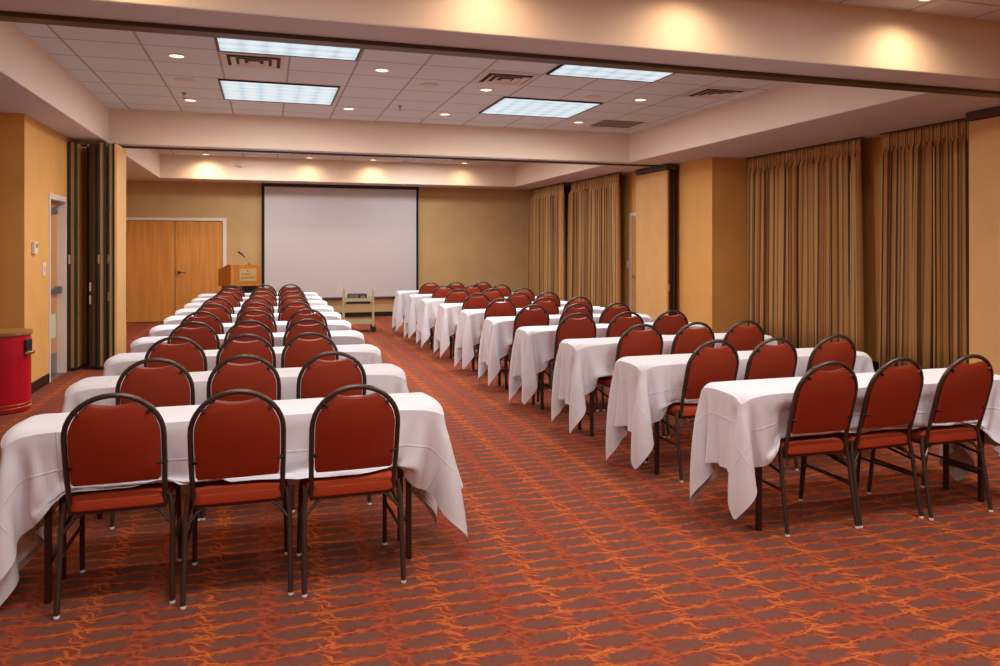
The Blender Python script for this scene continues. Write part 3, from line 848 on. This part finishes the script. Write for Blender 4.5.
# ------------------------------------------------------------------ tablecloths: the linen is dropped over the table and left to settle
def drape(W, D, H, left, right, front, back, seats, seed, rot=0.0, push=0.0, s=0.028, steps=1000):
    rng = np.random.default_rng(seed)
    def axis(lo, half, hi):     # a grid line runs exactly along each table edge
        def seg(a_, b_): return np.linspace(a_, b_, max(2, int(round((b_-a_)/s))+1))
        k_ = half+.003
        return np.concatenate([seg(-half-lo, -k_), seg(-k_, k_)[1:], seg(k_, half+hi)[1:]])
    gx = axis(left, W/2, right); gy = axis(front, D/2, back)
    nx, ny = len(gx), len(gy)
    X, Y = np.meshgrid(gx, gy, indexing='ij')
    c, q = math.cos(rot), math.sin(rot)
    x = np.stack([X*c-Y*q, X*q+Y*c, np.full_like(X, H+.006)], -1)
    x[..., 2] += rng.normal(0, .002, X.shape)
    rest = np.stack([X, Y], -1)
    v = np.zeros_like(x); dt = 1/260.
    fan = push*np.clip((X-W/2)/.3, 0, 1)*np.clip((D/2-Y)/.3, 0, 1)
    cons = []
    S = slice
    def pair(di, dj, w, oi, oj, si, sj):
        ai = np.arange(oi, nx-di, si)
        aj = np.arange(oj+(0 if dj >= 0 else -dj), ny-max(dj, 0), sj)
        A = (S(ai[0], ai[-1]+1, si), S(aj[0], aj[-1]+1, sj))
        Bs = (S(ai[0]+di, ai[-1]+di+1, si), S(aj[0]+dj, aj[-1]+dj+1, sj))
        cons.append((A, Bs, np.linalg.norm(rest[A]-rest[Bs], axis=-1), w))
    for o in (0, 1):
        pair(1, 0, 1.0, o, 0, 2, 1); pair(0, 1, 1.0, 0, o, 1, 2)
        pair(1, 1, .12, o, 0, 2, 1); pair(1, -1, .12, o, 0, 2, 1)
    for o in (0, 1, 2, 3):
        pair(2, 0, .0018, o, 0, 4, 1); pair(0, 2, .0018, 0, o, 1, 4)
    hw, hd = W/2, D/2; e = .008
    for k in range(steps):
        # the chairs are pushed in once the cloth hangs
        q_ = min(1, max(0, (k-300)/380)); q_ = q_*q_*(3-2*q_)
        boxes = [(-hw-e, hw+e, -hd-e, hd+e, H+e, H-.07), (-hw+.05, hw-.05, -hd+.05, hd-.05, H-.03, .02)]+[(a, b, c0-.55*(1-q_), d0-.55*(1-q_), t, .30) for (a, b, c0, d0, t) in seats]
        boxes += [(a, b, c0-.55*(1-q_)-.15, c0-.55*(1-q_)+.040, .66, .25) for (a, b, c0, d0, t) in seats]
        v[..., 2] -= 9.81*dt
        if push: v[..., 0] += fan*dt
        v *= (1-1.6*dt) if k < steps-250 else (1-6*dt)
        p = x+v*dt
        for it in range(2):
            for (A, Bs, L, w) in cons:
                d = p[A]-p[Bs]; l = np.sqrt((d*d).sum(-1))+1e-9
                f = (.5*w*(l-L)/l)[..., None]*d
                p[A] -= f; p[Bs] += f
        for (a, b, c0, d0, t, lo) in boxes:
            m = (p[..., 0] > a) & (p[..., 0] < b) & (p[..., 1] > c0) & (p[..., 1] < d0) & (p[..., 2] < t) & (p[..., 2] > lo)
            if not m.any(): continue
            P = p[m]
            pen = np.stack([P[:, 0]-a, b-P[:, 0], P[:, 1]-c0, d0-P[:, 1], t-P[:, 2]], 1)
            i = pen.argmin(1); dpt = pen[np.arange(len(i)), i]
            P[:, 0] += np.where(i == 0, -dpt, np.where(i == 1, dpt, 0))
            P[:, 1] += np.where(i == 2, -dpt, np.where(i == 3, dpt, 0))
            P[:, 2] += np.where(i == 4, dpt, 0)
            P[:, :2] += (x[m][:, :2]-P[:, :2])*np.where(i == 4, 1.0, .25)[:, None]
            p[m] = P
        fl = p[..., 2] < .008
        if fl.any(): p[fl, 2] = .008
        v = (p-x)/dt; x = p
        sp = np.linalg.norm(v, axis=-1, keepdims=True)
        v = np.where(sp > 4, v*4/np.maximum(sp, 1e-9), v)
    return x, X, Y
def seat_boxes(block, n):
    tx = TABX[block][n]
    res = []
    for k in range(3):
        off = CHY[(block, n)][k] if (block, n) in CHY else .10
        cx = CHX[block][k][n]-tx; cy = -TD/2+off
        res.append((cx-.215, cx+.215, cy-.19, cy+.23, .482))
    return res
def cloth_mesh(name, x, X, Y):
    nx, ny = X.shape
    me = bpy.data.meshes.new(name)
    faces = [(i*ny+j, (i+1)*ny+j, (i+1)*ny+j+1, i*ny+j+1) for i in range(nx-1) for j in range(ny-1)]
    me.from_pydata([tuple(p) for p in x.reshape(-1, 3)], [], faces)
    uvl = me.uv_layers.new(name='UVMap')
    uu = np.stack([X.ravel(), Y.ravel()], -1)
    for lp in me.loops: uvl.data[lp.index].uv = uu[lp.vertex_index]
    me.polygons.foreach_set('use_smooth', [True]*len(me.polygons))
    # pressed edge where the linen turns over the table edge
    ex, ey = TW/2+.003, TD/2+.003
    on = ((abs(abs(X)-ex) < 1e-4) & (abs(Y) < ey+1e-4)) | ((abs(abs(Y)-ey) < 1e-4) & (abs(X) < ex+1e-4))
    on = on.ravel(); fx = (abs(abs(X)-ex) < 1e-4).ravel(); fy = (abs(abs(Y)-ey) < 1e-4).ravel()
    cr = me.attributes.new('crease_edge', 'FLOAT', 'EDGE')
    for e_ in me.edges:
        a_, b_ = e_.vertices
        if on[a_] and on[b_] and ((fx[a_] and fx[b_]) or (fy[a_] and fy[b_])): cr.data[e_.index].value = .9; e_.use_edge_sharp = True
    me.materials.append(MATS['white_linen'])
    return me
VAR = {   # block, row that sets the seats, overhangs left right front back, seed, outward set of the aisle corner
    'L0': ('left', 0, .47, .41, .36, .42, 1, 1.5),
    'L1': ('left', 2, .43, .40, .35, .42, 2, 0),
    'L2': ('left', 5, .40, .43, .35, .40, 3, 0),
    'R0': ('right', 0, .40, .42, .36, .44, 4, 0),
    'R1': ('right', 1, .43, .42, .36, .42, 5, 0),
    'R2': ('right', 3, .45, .42, .36, .40, 6, 0),
}
CM = {}
for kx, (bk, n, l_, r_, f_, b_, sd, rt) in VAR.items():
    CM[kx] = cloth_mesh('tablecloth', *drape(TW, TD, TH+.004, l_, r_, f_, b_, seat_boxes(bk, n), sd, 0.0, rt))
PICK = {'left': ['L0', 'L1', 'L2', 'L1', 'L2', 'L2', 'L1', 'L2', 'L1', 'L2'],
        'right': ['R0', 'R1', 'R2', 'R1', 'R2', 'R1', 'R2', 'R2', 'R1', 'R2']}
for block in ('left', 'right'):
    for n in range(10):
        o = bpy.data.objects.new('tablecloth', CM[PICK[block][n]]); col.objects.link(o)
        o.location = (TABX[block][n], ROWY[block][n]+TD/2, 0)
        md = o.modifiers.new('smooth', 'SUBSURF'); md.levels = 1; md.render_levels = 1
        tag(o, f'white tablecloth with hanging corner points on the {ORD[n]} table of the {block} block', 'tablecloth', f'white tablecloths of the {block} block')
